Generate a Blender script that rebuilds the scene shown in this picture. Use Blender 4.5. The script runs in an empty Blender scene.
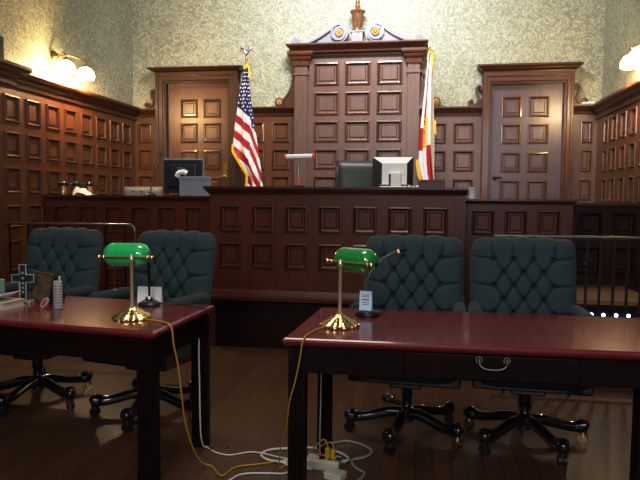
import bpy, math, random
from mathutils import Vector, Matrix
random.seed(7)
PI = math.pi
scene = bpy.context.scene
C = scene.collection

# ------------------------------------------------------------------ mesh builder
class MB:
    def __init__(s):
        s.v, s.f, s.m, s.s = [], [], [], []
        s.M = Matrix.Identity(4)
    def add(s, pts):
        i = len(s.v)
        s.v += [tuple(s.M @ Vector(p)) for p in pts]
        return i
    def face(s, idx, m=0, sm=False):
        s.f.append(tuple(idx)); s.m.append(m); s.s.append(sm)
    def box(s, a, b, m=0):
        x0, y0, z0 = a; x1, y1, z1 = b
        i = s.add([(x0,y0,z0),(x1,y0,z0),(x1,y1,z0),(x0,y1,z0),(x0,y0,z1),(x1,y0,z1),(x1,y1,z1),(x0,y1,z1)])
        for q in ((0,3,2,1),(4,5,6,7),(0,1,5,4),(1,2,6,5),(2,3,7,6),(3,0,4,7)):
            s.face([i+k for k in q], m)
        return s
    def prism(s, poly, z0, z1, m=0, ax='z'):
        """extrude a 2D polygon; ax is the extrusion axis"""
        def P(a, b, c):
            return (a,b,c) if ax == 'z' else ((a,c,b) if ax == 'y' else (c,a,b))
        n = len(poly)
        i = s.add([P(a,b,z0) for a,b in poly] + [P(a,b,z1) for a,b in poly])
        flip = ax == 'y'
        A = list(range(i,i+n)); B = list(range(i+n,i+2*n))
        s.face(A if flip else A[::-1], m); s.face(B[::-1] if flip else B, m)
        for k in range(n):
            l = (k+1) % n
            q = [A[k],A[l],B[l],B[k]]
            s.face(q[::-1] if flip else q, m)
        return s
    def lathe(s, prof, seg=24, o=(0,0,0), m=0, lobes=0, amp=0.0):
        o = Vector(o); rings = []
        for r, z in prof:
            ring = []
            for k in range(seg):
                a = 2*PI*k/seg
                rr = r*(1+amp*abs(math.cos(lobes*a/2))) if lobes else r
                ring.append((o.x+rr*math.cos(a), o.y+rr*math.sin(a), o.z+z))
            rings.append(s.add(ring))
        for j in range(len(rings)-1):
            for k in range(seg):
                l = (k+1) % seg
                s.face((rings[j]+k, rings[j]+l, rings[j+1]+l, rings[j+1]+k), m, True)
        s.face([rings[0]+k for k in range(seg)][::-1], m); s.face([rings[-1]+k for k in range(seg)], m)
        return s
    def tube(s, pts, r, seg=8, m=0, cap=True):
        pts = [Vector(p) for p in pts]; n = len(pts)
        rs = r if isinstance(r, (list, tuple)) else [r]*n
        prev = None; rings = []
        for i, p in enumerate(pts):
            t = (pts[min(i+1,n-1)] - pts[max(i-1,0)]).normalized()
            if prev is None:
                up = Vector((0,0,1)) if abs(t.z) < .9 else Vector((1,0,0))
                a = t.cross(up).normalized()
            else:
                a = (prev - t*prev.dot(t)).normalized()
            prev = a; b = t.cross(a)
            rings.append(s.add([p + (a*math.cos(2*PI*k/seg) + b*math.sin(2*PI*k/seg))*rs[i] for k in range(seg)]))
        for j in range(n-1):
            for k in range(seg):
                l = (k+1) % seg
                s.face((rings[j]+k, rings[j]+l, rings[j+1]+l, rings[j+1]+k), m, True)
        if cap:
            s.face([rings[0]+k for k in range(seg)][::-1], m); s.face([rings[-1]+k for k in range(seg)], m)
        return s
    def ball(s, c, r, seg=16, m=0, sc=(1,1,1)):
        c = Vector(c); n = seg//2; rings = []
        for j in range(1, n):
            a = PI*j/n
            rings.append(s.add([(c.x+r*sc[0]*math.sin(a)*math.cos(2*PI*k/seg), c.y+r*sc[1]*math.sin(a)*math.sin(2*PI*k/seg), c.z-r*sc[2]*math.cos(a)) for k in range(seg)]))
        b = s.add([(c.x,c.y,c.z-r*sc[2]),(c.x,c.y,c.z+r*sc[2])])
        for j in range(len(rings)-1):
            for k in range(seg):
                l = (k+1) % seg
                s.face((rings[j]+k, rings[j]+l, rings[j+1]+l, rings[j+1]+k), m, True)
        for k in range(seg):
            l = (k+1) % seg
            s.face((b, rings[0]+l, rings[0]+k), m, True); s.face((b+1, rings[-1]+k, rings[-1]+l), m, True)
        return s
    def grid(s, fn, nu, nv, m=0, flip=False, mf=None):
        i = s.add([fn(a/nu, b/nv) for b in range(nv+1) for a in range(nu+1)])
        w = nu+1
        for b in range(nv):
            for a in range(nu):
                q = [i+b*w+a, i+b*w+a+1, i+(b+1)*w+a+1, i+(b+1)*w+a]
                s.face(q[::-1] if flip else q, mf((a+.5)/nu,(b+.5)/nv) if mf else m, True)
        return s
    def sweep(s, prof, path, m=0):
        """profile [(out,z)] swept along a plan polyline, 'out' to the right of travel, mitred"""
        P = [Vector(p) for p in path]; n = len(P); rings = []
        for i in range(n):
            d0 = (P[i]-P[i-1]).normalized() if i else (P[1]-P[0]).normalized()
            d1 = (P[i+1]-P[i]).normalized() if i < n-1 else d0
            n0 = Vector((d0.y,-d0.x)); n1 = Vector((d1.y,-d1.x))
            nn = (n0+n1).normalized(); k = 1/max(.2, nn.dot(n0))
            rings.append(s.add([(P[i].x+nn.x*k*o, P[i].y+nn.y*k*o, z) for o, z in prof]))
        q = len(prof)
        for i in range(n-1):
            for k in range(q):
                l = (k+1) % q
                s.face((rings[i]+k, rings[i+1]+k, rings[i+1]+l, rings[i]+l), m)
        s.face([rings[0]+k for k in range(q)], m); s.face([rings[-1]+k for k in range(q)][::-1], m)
        return s
    def build(s, name, mats, parent=None, bevel=0, sub=0):
        me = bpy.data.meshes.new(name)
        me.from_pydata(s.v, [], s.f)
        for mt in (mats if isinstance(mats, (list, tuple)) else [mats]): me.materials.append(mt)
        me.polygons.foreach_set('material_index', s.m); me.polygons.foreach_set('use_smooth', s.s)
        me.update()
        if any(s.s): me.set_sharp_from_angle(angle=math.radians(55))
        o = bpy.data.objects.new(name, me); C.objects.link(o)
        if parent: o.parent = parent
        if bevel:
            b = o.modifiers.new('bevel', 'BEVEL'); b.width = bevel; b.segments = 2; b.limit_method = 'ANGLE'
        if sub:
            b = o.modifiers.new('sub', 'SUBSURF'); b.levels = b.render_levels = sub
        return o

def tag(o, label=None, cat=None, group=None, kind=None):
    for k, v in (('label',label),('category',cat),('group',group),('kind',kind)):
        if v: o[k] = v
    return o
def thing(name, label, cat, loc=(0,0,0), rz=0, group=None):
    o = bpy.data.objects.new(name, None); C.objects.link(o)
    o.empty_display_size = .1
    o.location = loc; o.rotation_euler = (0,0,rz)
    return tag(o, label, cat, group)
def copy_tree(o, parent=None):
    c = o.copy(); C.objects.link(c); c.parent = parent
    for ch in list(o.children): copy_tree(ch, c)
    return c
def smooth_path(pts, n=8):
    P = [Vector(p) for p in pts]; P = [P[0]*2-P[1]] + P + [P[-1]*2-P[-2]]; out = []
    for i in range(1, len(P)-2):
        for k in range(n):
            t = k/n; a, b, c, d = P[i-1], P[i], P[i+1], P[i+2]
            out.append(.5*((2*b)+(c-a)*t+(2*a-5*b+4*c-d)*t*t+(3*b-a-3*c+d)*t**3))
    out.append(P[-2]); return out

# ------------------------------------------------------------------ materials
def new_mat(name):
    m = bpy.data.materials.new(name); m.use_nodes = True
    nt = m.node_tree; return m, nt, nt.nodes['Principled BSDF']
def setp(b, **k):
    for a, v in k.items(): b.inputs[a.replace('_',' ')].default_value = v
def plain(name, col, rough=.5, metal=0., spec=.5, emit=None, es=0., coat=0., trans=0., ior=1.45, var=.12, vs=40):
    m, nt, b = new_mat(name)
    n = nt.nodes.new('ShaderNodeTexNoise'); n.inputs['Scale'].default_value = vs
    tc = nt.nodes.new('ShaderNodeTexCoord'); nt.links.new(tc.outputs['Object'], n.inputs['Vector'])
    r = nt.nodes.new('ShaderNodeValToRGB')
    r.color_ramp.elements[0].color = (*[c*(1-var) for c in col],1); r.color_ramp.elements[1].color = (*[min(1,c*(1+var)) for c in col],1)
    nt.links.new(n.outputs['Fac'], r.inputs['Fac']); nt.links.new(r.outputs['Color'], b.inputs['Base Color'])
    setp(b, Roughness=rough, Metallic=metal, IOR=ior)
    b.inputs['Specular IOR Level'].default_value = spec; b.inputs['Coat Weight'].default_value = coat
    b.inputs['Coat Roughness'].default_value = .08
    b.inputs['Transmission Weight'].default_value = trans
    if emit:
        b.inputs['Emission Color'].default_value = (*emit,1); b.inputs['Emission Strength'].default_value = es
    return m
def wood(name, dark, light, rough=.35, coat=.3, sc=(22,22,2.2), coat_rough=.12, spec=.5):
    m, nt, b = new_mat(name); N = nt.nodes.new; L = nt.links.new
    tc = N('ShaderNodeTexCoord'); mp = N('ShaderNodeMapping'); mp.inputs['Scale'].default_value = sc
    L(tc.outputs['Object'], mp.inputs['Vector'])
    n = N('ShaderNodeTexNoise'); n.inputs['Scale'].default_value = 1.4; n.inputs['Detail'].default_value = 6; n.inputs['Distortion'].default_value = .8
    L(mp.outputs['Vector'], n.inputs['Vector'])
    n2 = N('ShaderNodeTexNoise'); n2.inputs['Scale'].default_value = 1.1; L(tc.outputs['Object'], n2.inputs['Vector'])
    a = N('ShaderNodeMath'); a.operation = 'MULTIPLY_ADD'; a.inputs[1].default_value = .45; L(n2.outputs['Fac'], a.inputs[0])
    a2 = N('ShaderNodeMath'); a2.operation = 'MULTIPLY'; a2.inputs[1].default_value = .6; L(n.outputs['Fac'], a2.inputs[0]); L(a2.outputs[0], a.inputs[2])
    r = N('ShaderNodeValToRGB'); e = r.color_ramp.elements
    e[0].position = .32; e[0].color = (*dark,1); e[1].position = .72; e[1].color = (*light,1)
    L(a.outputs[0], r.inputs['Fac']); L(r.outputs['Color'], b.inputs['Base Color'])
    bp = N('ShaderNodeBump'); bp.inputs['Strength'].default_value = .06; bp.inputs['Distance'].default_value = .01
    L(n.outputs['Fac'], bp.inputs['Height']); L(bp.outputs['Normal'], b.inputs['Normal'])
    setp(b, Roughness=rough); b.inputs['Coat Weight'].default_value = coat; b.inputs['Coat Roughness'].default_value = coat_rough; b.inputs['Specular IOR Level'].default_value = spec
    return m

def plaster():
    m, nt, b = new_mat('swirled_plaster'); N = nt.nodes.new; L = nt.links.new
    tc = N('ShaderNodeTexCoord')
    n1 = N('ShaderNodeTexNoise'); n1.inputs['Scale'].default_value = 12.; n1.inputs['Detail'].default_value = 5; n1.inputs['Distortion'].default_value = 1.9
    n2 = N('ShaderNodeTexNoise'); n2.inputs['Scale'].default_value = 1.6; n2.inputs['Detail'].default_value = 3
    L(tc.outputs['Object'], n1.inputs['Vector']); L(tc.outputs['Object'], n2.inputs['Vector'])
    s = N('ShaderNodeMath'); s.operation = 'SUBTRACT'; s.inputs[1].default_value = .5; L(n1.outputs['Fac'], s.inputs[0])
    ab = N('ShaderNodeMath'); ab.operation = 'ABSOLUTE'; L(s.outputs[0], ab.inputs[0])
    r = N('ShaderNodeValToRGB'); e = r.color_ramp.elements
    e[0].position = 0; e[0].color = (.53,.515,.39,1); e[1].position = .09; e[1].color = (.255,.27,.22,1)
    x = e.new(.03); x.color = (.35,.355,.28,1)
    L(ab.outputs[0], r.inputs['Fac'])
    mx = N('ShaderNodeMix'); mx.data_type = 'RGBA'; mx.blend_type = 'MULTIPLY'; mx.inputs[0].default_value = .5
    r2 = N('ShaderNodeValToRGB'); r2.color_ramp.elements[0].position = .3; r2.color_ramp.elements[0].color = (.72,.74,.68,1); r2.color_ramp.elements[1].position = .7; r2.color_ramp.elements[1].color = (1,1,1,1)
    L(n2.outputs['Fac'], r2.inputs['Fac']); L(r.outputs['Color'], mx.inputs[6]); L(r2.outputs['Color'], mx.inputs[7]); L(mx.outputs[2], b.inputs['Base Color'])
    bp = N('ShaderNodeBump'); bp.inputs['Strength'].default_value = .5; bp.inputs['Distance'].default_value = .02; bp.invert = True
    L(ab.outputs[0], bp.inputs['Height']); L(bp.outputs['Normal'], b.inputs['Normal'])
    setp(b, Roughness=.6); return m
def floor_mat():
    m, nt, b = new_mat('dark_plank_floor'); N = nt.nodes.new; L = nt.links.new
    tc = N('ShaderNodeTexCoord'); mp = N('ShaderNodeMapping'); mp.inputs['Rotation'].default_value = (0,0,PI/2)
    L(tc.outputs['Object'], mp.inputs['Vector'])
    br = N('ShaderNodeTexBrick'); br.inputs['Scale'].default_value = 1.; br.inputs['Brick Width'].default_value = 1.6; br.inputs['Row Height'].default_value = .085
    br.inputs['Mortar Size'].default_value = .002; br.inputs['Color1'].default_value = (.085,.040,.022,1); br.inputs['Color2'].default_value = (.115,.054,.030,1); br.inputs['Mortar'].default_value = (.02,.01,.007,1)
    L(mp.outputs['Vector'], br.inputs['Vector'])
    n = N('ShaderNodeTexNoise'); n.inputs['Scale'].default_value = 3; n.inputs['Detail'].default_value = 8
    mp2 = N('ShaderNodeMapping'); mp2.inputs['Scale'].default_value = (14,1.5,1); L(tc.outputs['Object'], mp2.inputs['Vector']); L(mp2.outputs['Vector'], n.inputs['Vector'])
    r = N('ShaderNodeValToRGB'); r.color_ramp.elements[0].color = (.45,.45,.45,1); r.color_ramp.elements[1].color = (1.3,1.25,1.2,1)
    L(n.outputs['Fac'], r.inputs['Fac'])
    mx = N('ShaderNodeMix'); mx.data_type = 'RGBA'; mx.blend_type = 'MULTIPLY'; mx.inputs[0].default_value = .8
    L(br.outputs['Color'], mx.inputs[6]); L(r.outputs['Color'], mx.inputs[7]); L(mx.outputs[2], b.inputs['Base Color'])
    setp(b, Roughness=.42); return m
def fabric(name, col):
    m, nt, b = new_mat(name); N = nt.nodes.new; L = nt.links.new
    tc = N('ShaderNodeTexCoord'); n = N('ShaderNodeTexNoise'); n.inputs['Scale'].default_value = 260; n.inputs['Detail'].default_value = 2
    L(tc.outputs['Object'], n.inputs['Vector'])
    r = N('ShaderNodeValToRGB'); r.color_ramp.elements[0].position = .3; r.color_ramp.elements[0].color = (*[c*.6 for c in col],1); r.color_ramp.elements[1].position = .7; r.color_ramp.elements[1].color = (*[c*1.35 for c in col],1)
    L(n.outputs['Fac'], r.inputs['Fac']); L(r.outputs['Color'], b.inputs['Base Color'])
    bp = N('ShaderNodeBump'); bp.inputs['Strength'].default_value = .25; bp.inputs['Distance'].default_value = .003
    L(n.outputs['Fac'], bp.inputs['Height']); L(bp.outputs['Normal'], b.inputs['Normal'])
    setp(b, Roughness=.85); b.inputs['Sheen Weight'].default_value = .05; b.inputs['Specular IOR Level'].default_value = .25; return m
def carved_glass(name, col):
    m = plain(name, col, rough=.06, trans=.6, ior=1.5, spec=.8); return m

M = {}
M['plaster'] = plaster(); M['floor'] = floor_mat()
M['ceil'] = plain('white_ceiling_paint', (.6,.58,.5), .8)
M['wall_wood'] = wood('warm_oak', (.078,.026,.009), (.155,.055,.020), .36, .3, coat_rough=.3)
M['wall_mould'] = wood('dark_oak_moulding', (.050,.017,.006), (.105,.038,.014), .35, .4)
M['back_wood'] = wood('rosy_oak', (.090,.048,.037), (.155,.090,.072), .36, .3, coat_rough=.3)
M['cool_cast_wood'] = wood('oak_painted_cool_cast', (.070,.043,.050), (.125,.085,.100), .34, .3, coat_rough=.25)  # bluish light cast on the right door, painted into the oak colour
M['back_mould'] = wood('russet_moulding', (.060,.020,.008), (.125,.045,.019), .35, .4)
M['bench'] = wood('bench_mahogany', (.066,.015,.007), (.118,.030,.015), .36, .12, spec=.35)
M['bench_mould'] = wood('bench_moulding', (.040,.010,.005), (.075,.020,.010), .28, .5)
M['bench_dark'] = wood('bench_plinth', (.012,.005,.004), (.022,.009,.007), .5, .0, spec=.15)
M['dark_wood'] = wood('dark_brown_mahogany', (.018,.006,.003), (.036,.013,.007), .45, .0, spec=.2)  # dark brown mahogany of the partition and platform body
M['pediment'] = wood('pediment_wood_painted_glare', (.16,.155,.21), (.25,.24,.31), .35, .3)  # bluish window glare on the wood, put into its base colour
M['gilt'] = plain('gilt_carving', (.42,.23,.09), .4, .3, var=.35, vs=60)
M['urn'] = wood('urn_wood', (.10,.048,.022), (.19,.095,.045), .3, .4)
M['table'] = wood('red_mahogany_top', (.125,.010,.015), (.20,.020,.027), .22, .5, (3,22,22), .07)
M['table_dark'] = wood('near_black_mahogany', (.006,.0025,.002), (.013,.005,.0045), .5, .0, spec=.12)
M['chair'] = fabric('teal_grey_tufted_fabric', (.031,.055,.062))
M['black_wood'] = plain('black_lacquer', (.010,.009,.010), .18, 0, .6, coat=.6)
M['black'] = plain('black_plastic', (.012,.012,.014), .35)
M['brass'] = plain('polished_brass', (.85,.68,.34), .18, 1.)
M['pale_brass'] = plain('pale_brass', (.62,.55,.36), .3, .55)
M['old_brass'] = plain('aged_brass', (.30,.20,.08), .35, 1.)
M['handle_metal'] = plain('dull_nickel', (.20,.19,.17), .4, 1.)
M['steel'] = plain('steel', (.45,.45,.46), .28, 1.)
M['iron'] = plain('black_iron', (.010,.011,.013), .4, .3)
M['railtop'] = plain('worn_rail_cap', (.20,.19,.17), .28, .8)
M['white'] = plain('white_paper', (.86,.88,.92), .7, var=.04)
M['cream'] = plain('cream_plastic', (.55,.52,.44), .45, var=.06)
M['green_painted_lit'] = plain('emerald_painted_lit', (.010,.50,.16), .06, 0, .7, coat=1., var=.1)  # left shade: overhead light it catches is painted in as brighter green
M['green_painted_less_lit'] = plain('emerald_painted_less_lit', (.005,.27,.05), .06, 0, .7, coat=1., var=.1)  # right shade: same glass painted darker, as it catches less light
M['globe'] = plain('lit_opal_glass', (.95,.9,.8), .4, emit=(1,.80,.48), es=9.)
M['white_cloth'] = plain('white_silk', (.72,.70,.70), .55, var=.06, vs=10)
M['red_cloth'] = plain('red_silk', (.36,.012,.022), .55, var=.1, vs=10)
M['blue_cloth'] = plain('navy_silk', (.012,.024,.105), .55, var=.1, vs=10)
M['fringe'] = plain('gold_fringe', (.72,.42,.03), .5, var=.35, vs=120)
M['screen'] = plain('navy_plastic', (.018,.024,.034), .3, var=.1)
M['bezel'] = plain('pale_monitor_plastic', (.82,.84,.86), .4, var=.04)
M['glow'] = plain('bright_stand_plastic', (.75,.78,.85), .25, var=.04)
M['grey_seat'] = plain('blue_grey_leather', (.12,.135,.15), .5)
M['dark_leather'] = plain('green_black_leather', (.018,.026,.026), .4)
M['paper_box'] = plain('blue_grey_cardboard', (.26,.29,.36), .6)
M['orange'] = plain('orange_plastic', (.80,.13,.015), .4)
M['brown_card'] = plain('brown_box', (.12,.06,.045), .5)
M['crystal'] = carved_glass('clear_crystal', (.86,.92,.96))
M['plaque'] = plain('bronze_engraved_plaque', (.24,.18,.12), .25, .6, var=.9, vs=28)
M['red_enamel'] = plain('red_enamel', (.45,.06,.025), .3)
M['yellow'] = plain('yellow_cable', (.48,.29,.012), .45)
M['white_cable'] = plain('white_cable', (.62,.62,.60), .45)
M['thin_grey'] = plain('grey_cable', (.30,.30,.30), .45)
M['led'] = plain('blue_indicator', (.2,.35,.9), .3, emit=(.30,.50,1.), es=14.)
M['red_led'] = plain('red_indicator', (.8,.1,.05), .3, emit=(1,.15,.08), es=3.)
M['blue_card'] = plain('pale_blue_card', (.58,.78,.95), .6, var=.04)
M['print'] = plain('grey_print', (.22,.25,.32), .6)
M['red_print'] = plain('red_print', (.55,.08,.10), .6)
M['step'] = wood('worn_brown_step', (.11,.052,.030), (.19,.095,.055), .45, .15, (3,22,22))
M['gold_edge'] = plain('brass_nosing', (.55,.33,.10), .3, .9)
M['dark_glass'] = plain('smoky_teal_glass', (.03,.055,.055), .08, trans=.4)
M['teal_glass'] = plain('pale_teal_glass', (.30,.42,.40), .2, trans=.3)
M['carafe'] = plain('golden_carafe_metal', (.50,.27,.08), .3, .85)

# ------------------------------------------------------------------ panelling
RING = [(0,0),(.004,.013),(.018,.016),(.026,.006),(.031,-.016),(.040,-.018),(.054,-.018),(.066,-.006)]
def paneled(mb, O, U, V, N, us, vs, b, k=1., m0=0, m1=1, ring=RING):
    """flat face with recessed, moulded panels cut into it"""
    O, U, V, N = map(Vector, (O, U, V, N))
    P = lambda u, v, n=0: O + U*u + V*v + N*n
    ub = [b[0]]; vb = [b[2]]
    for a, c in us: ub += [a, c]
    for a, c in vs: vb += [a, c]
    ub.append(b[1]); vb.append(b[3])
    fl = U.cross(V).dot(N) < 0
    def F(pts, m):
        i = mb.add(pts); q = [i, i+1, i+2, i+3]; mb.face(q[::-1] if fl else q, m)
    for i in range(len(ub)-1):
        for j in range(len(vb)-1):
            u0, u1, v0, v1 = ub[i], ub[i+1], vb[j], vb[j+1]
            if u1-u0 < 1e-6 or v1-v0 < 1e-6: continue
            if i % 2 == 1 and j % 2 == 1:
                for q in range(len(ring)-1):
                    d0, n0 = ring[q][0]*k, ring[q][1]*k; d1, n1 = ring[q+1][0]*k, ring[q+1][1]*k
                    A = [P(u0+d0,v0+d0,n0),P(u1-d0,v0+d0,n0),P(u1-d0,v1-d0,n0),P(u0+d0,v1-d0,n0)]
                    B = [P(u0+d1,v0+d1,n1),P(u1-d1,v0+d1,n1),P(u1-d1,v1-d1,n1),P(u0+d1,v1-d1,n1)]
                    for s in range(4):
                        t = (s+1) % 4
                        F([A[s],A[t],B[t],B[s]], m1 if q < 5 else m0)
                d, n = ring[-1][0]*k, ring[-1][1]*k
                F([P(u0+d,v0+d,n),P(u1-d,v0+d,n),P(u1-d,v1-d,n),P(u0+d,v1-d,n)], m0)
            else:
                F([P(u0,v0),P(u1,v0),P(u1,v1),P(u0,v1)], m0)

def cornice_prof(z0, z1, d=.10):
    h = z1-z0
    return [(-.02,z0),(.022,z0),(.026,z0+.14*h),(.016,z0+.2*h),(.02,z0+.34*h),(.05*d/.1,z0+.45*h),(.062*d/.1,z0+.58*h),(.064*d/.1,z0+.64*h),(.09*d/.1,z0+.72*h),(.1*d/.1,z0+.84*h),(.1*d/.1,z1),(-.02,z1)]

XL, XR, YB = -3.85, 2.09, 8.0        # faces of the panelling; plaster sits 5 cm behind
# ------------------------------------------------------------------ room shell
tag(MB().box((XL-.15,-3.2,-.1),(XR+.15,YB+.15,0)).build('floor', M['floor']), kind='structure')
tag(MB().box((XL-.15,-3.2,5.0),(XR+.15,YB+.15,5.1)).build('ceiling', M['ceil']), kind='structure')
tag(MB().box((XL-.15,YB+.05,0),(XR+.15,YB+.15,5.0)).build('wall_back', M['plaster']), kind='structure')
tag(MB().box((XL-.15,-3.2,0),(XL-.05,YB+.05,5.0)).build('wall_left', M['plaster']), kind='structure')
tag(MB().box((XR+.05,-3.2,0),(XR+.15,YB+.05,5.0)).build('wall_right', M['plaster']), kind='structure')
tag(MB().box((XL-.05,-3.2,0),(XR+.05,-3.1,5.0)).build('wall_front', M['plaster']), kind='structure')

VROWS = [(.24,.50),(.60,.90),(1.02,1.24),(1.345,1.60),(1.69,1.935),(2.02,2.28)]
# left panelling
mb = MB()
us = [(5.295+.334*k, 5.295+.334*k+.238) for k in range(-15, 8)]
paneled(mb, (XL,0,0), (0,1,0), (0,0,1), (1,0,0), us, VROWS, (-3.1, YB, 0, 2.40), .9)
t1 = tag(mb.build('trim_1', [M['wall_wood'], M['wall_mould']]), kind='structure')
mb = MB(); mb.sweep(cornice_prof(2.36,2.515,.11), [(XL,YB),(XL,-3.1)][::-1])
mb.sweep(cornice_prof(2.37,2.545,.13), [(XL,5.40),(XL+.02,5.40),(XL+.02,4.2),(XL,4.2)][::-1])
mb.build('cornice', M['wall_mould'], t1)
# right panelling
mb = MB()
R1 = [(a-.03,b-.02) for a,b in VROWS]
us = [(7.73-.2-.312*k, 7.73-.312*k) for k in range(0, 33)][::-1]
paneled(mb, (XR,0,0), (0,1,0), (0,0,1), (-1,0,0), us, R1, (-3.1, YB, 0, 2.35), .85)
t2 = tag(mb.build('trim_2', [M['wall_wood'], M['wall_mould']]), kind='structure')
mb = MB(); mb.sweep(cornice_prof(2.31,2.46,.11), [(XR,YB),(XR,-3.1)]); mb.build('cornice', M['wall_mould'], t2)
# back panelling, in four stretches between door surrounds and centre piece
BL = [(.24,.50),(.60,.90),(1.0,1.27),(1.34,1.615),(1.692,1.966),(2.051,2.316)]
BR = [(.24,.50),(.60,.90),(1.0,1.25),(1.33,1.585),(1.675,1.94),(2.022,2.285)]
mb = MB()
paneled(mb, (0,YB,0),(1,0,0),(0,0,1),(0,-1,0), [(-3.797,-3.61)], BL, (XL,-3.53,0,2.43), .8)
paneled(mb, (0,YB,0),(1,0,0),(0,0,1),(0,-1,0), [(-2.285,-2.04),(-1.94,-1.70)], BL, (-2.40,-1.60,0,2.43), .9)
t3 = tag(mb.build('trim_3', [M['wall_wood'], M['wall_mould']]), kind='structure')
mb = MB(); P = cornice_prof(2.40,2.505,.08)
for a, b in ((XL+.08,-3.5),(-2.42,-1.6)): mb.sweep(P, [(a,YB),(b,YB)])
mb.build('cornice', M['wall_mould'], t3)
mb = MB()
paneled(mb, (0,YB,0),(1,0,0),(0,0,1),(0,-1,0), [(.06,.30),(.392,.645)], BR, (-.08,.76,0,2.40), .9)
paneled(mb, (0,YB,0),(1,0,0),(0,0,1),(0,-1,0), [(1.90,2.035)], BR, (1.79,XR,0,2.40), .7)
t4 = tag(mb.build('trim_4', [M['back_wood'], M['back_mould']]), kind='structure')
mb = MB(); P = cornice_prof(2.37,2.475,.08)
for a, b in ((-.08,.76),(1.78,XR-.08)): mb.sweep(P, [(a,YB),(b,YB)])
mb.build('cornice', M['back_mould'], t4)
# raised platform behind the benches
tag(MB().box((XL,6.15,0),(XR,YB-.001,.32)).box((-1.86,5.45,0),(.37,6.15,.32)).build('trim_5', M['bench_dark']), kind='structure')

# ------------------------------------------------------------------ doors
def scroll_shape(mb, pts, r, y0, y1, m=0):
    """an S-scroll band with volute ends, extruded along Y"""
    P = smooth_path([(a,0,b) for a,b in pts], 8)
    n = len(P); L, R = [], []
    for i, p in enumerate(P):
        t = (P[min(i+1,n-1)]-P[max(i-1,0)]).normalized(); nrm = Vector((-t.z,0,t.x))
        L.append((p.x+nrm.x*r,p.z+nrm.z*r)); R.append((p.x-nrm.x*r,p.z-nrm.z*r))
    for i in range(n-1):
        mb.prism([L[i],R[i],R[i+1],L[i+1]], y0, y1, m, 'y')
def disc(mb, x, z, r, y0, y1, m=0, seg=24):
    mb.prism([(x+r*math.cos(2*PI*k/seg), z+r*math.sin(2*PI*k/seg)) for k in range(seg)], y0, y1, m, 'y')
def rosette(mb, x, z, r, y, m=0):
    """eight-petalled carved flower"""
    for k in range(8):
        a = 2*PI*k/8; mb.ball((x+.58*r*math.cos(a), y, z+.58*r*math.sin(a)), r*.36, 10, m, (1,.6,1))
    mb.ball((x,y-.006,z), r*.34, 10, m, (1,.8,1))
    disc(mb, x, z, r*.9, y, y+.02, m)

def make_door(name, x0, x1, zt, cx, ctop, cz, pc, pr, wd, mo, plate_left, brk):
    """x0..x1 opening, zt head, cx casing outer, ctop casing top, cz cornice (x0,x1,z0,z1)"""
    mb = MB(); yl = YB+.02
    paneled(mb, (0,yl,0),(1,0,0),(0,0,1),(0,-1,0), pc, pr, (x0,x1,.33,zt), .95, ring=[(0,0),(.004,.010),(.020,.012),(.028,.004),(.034,-.008),(.055,-.008),(.066,-.002)])
    d = tag(mb.build(name, [wd, mo]), kind='structure')
    mb = MB(); w = min(x0-cx[0], cx[1]-x1)+.0
    for f0, f1, y in ((0,1,.05),(.06,.78,.085),(.12,.40,.105),(.78,.92,.065)):
        # stepped architrave: two uprights and a head, each step a mitred run
        a, b = w*f0, w*f1; h = ctop-zt
        mb.box((cx[0]+a,YB-y,.33),(cx[0]+b,YB+.03,ctop-h*f0)).box((cx[1]-b,YB-y,.33),(cx[1]-a,YB+.03,ctop-h*f0))
        mb.box((cx[0]+a,YB-y-.0005,ctop-h*f1),(cx[1]-a,YB+.03,ctop-h*f0))
    mb.build('door_casing', [mo], d, .004)
    mb = MB(); mb.sweep(cornice_prof(ctop-.03, cz[3], .10), [(cz[0]+.09,YB+.03),(cz[0]+.09,YB-.05),(cz[1]-.09,YB-.05),(cz[1]-.09,YB+.03)])
    mb.build('door_cornice', mo, d)
    hx = x0+.065 if plate_left else x1-.065
    s = 1 if plate_left else -1
    if not plate_left:
        lp = MB().box((hx-.028,yl-.008,1.55),(hx+.028,yl,1.78)).build('lock_plate', M['old_brass'], d, .003)
    hb = MB(); hb.M = Matrix.Translation((hx,yl,1.60)) @ Matrix.Rotation(PI/2,4,'X')
    hb.lathe([(.026,0),(.026,.01),(.012,.014),(.011,.05)],16)
    hb.M = Matrix.Identity(4)
    hb.tube(smooth_path([(hx,yl-.05,1.60),(hx+s*.04,yl-.055,1.604),(hx+s*(.085 if plate_left else .05),yl-.05,1.596)],5), [.011]*10+[.008], 8)
    hb.build('door_handle', M['old_brass'] if not plate_left else M['iron'], d)
    for bx, sg, bz in brk:
        mb = MB()
        scroll_shape(mb, [(bx,bz+.24),(bx+sg*.035,bz+.235),(bx+sg*.03,bz+.19),(bx+sg*-.0,bz+.19),(bx+sg*.0,bz+.26),(bx+sg*.05,bz+.27),(bx+sg*.07,bz+.20),(bx+sg*.05,bz+.12),(bx+sg*.07,bz+.05),(bx+sg*.13,bz+.025),(bx+sg*.16,bz+.06),(bx+sg*.13,bz+.085)] if False else
                     [(bx+sg*.02,bz+.20),(bx+sg*.0,bz+.225),(bx+sg*.025,bz+.255),(bx+sg*.06,bz+.23),(bx+sg*.055,bz+.16),(bx+sg*.035,bz+.10),(bx+sg*.055,bz+.045),(bx+sg*.11,bz+.02),(bx+sg*.15,bz+.05),(bx+sg*.12,bz+.08),(bx+sg*.10,bz+.055)], .013, YB-.02, YB+.045)
        mb.prism([(bx-sg*.0,bz),(bx+sg*.14,bz),(bx+sg*.05,bz+.04),(bx,bz+.12)][::int(sg) or 1], YB, YB+.045, 0, 'y')
        mb.build('scroll_bracket', mo, d)
    return d
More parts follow.
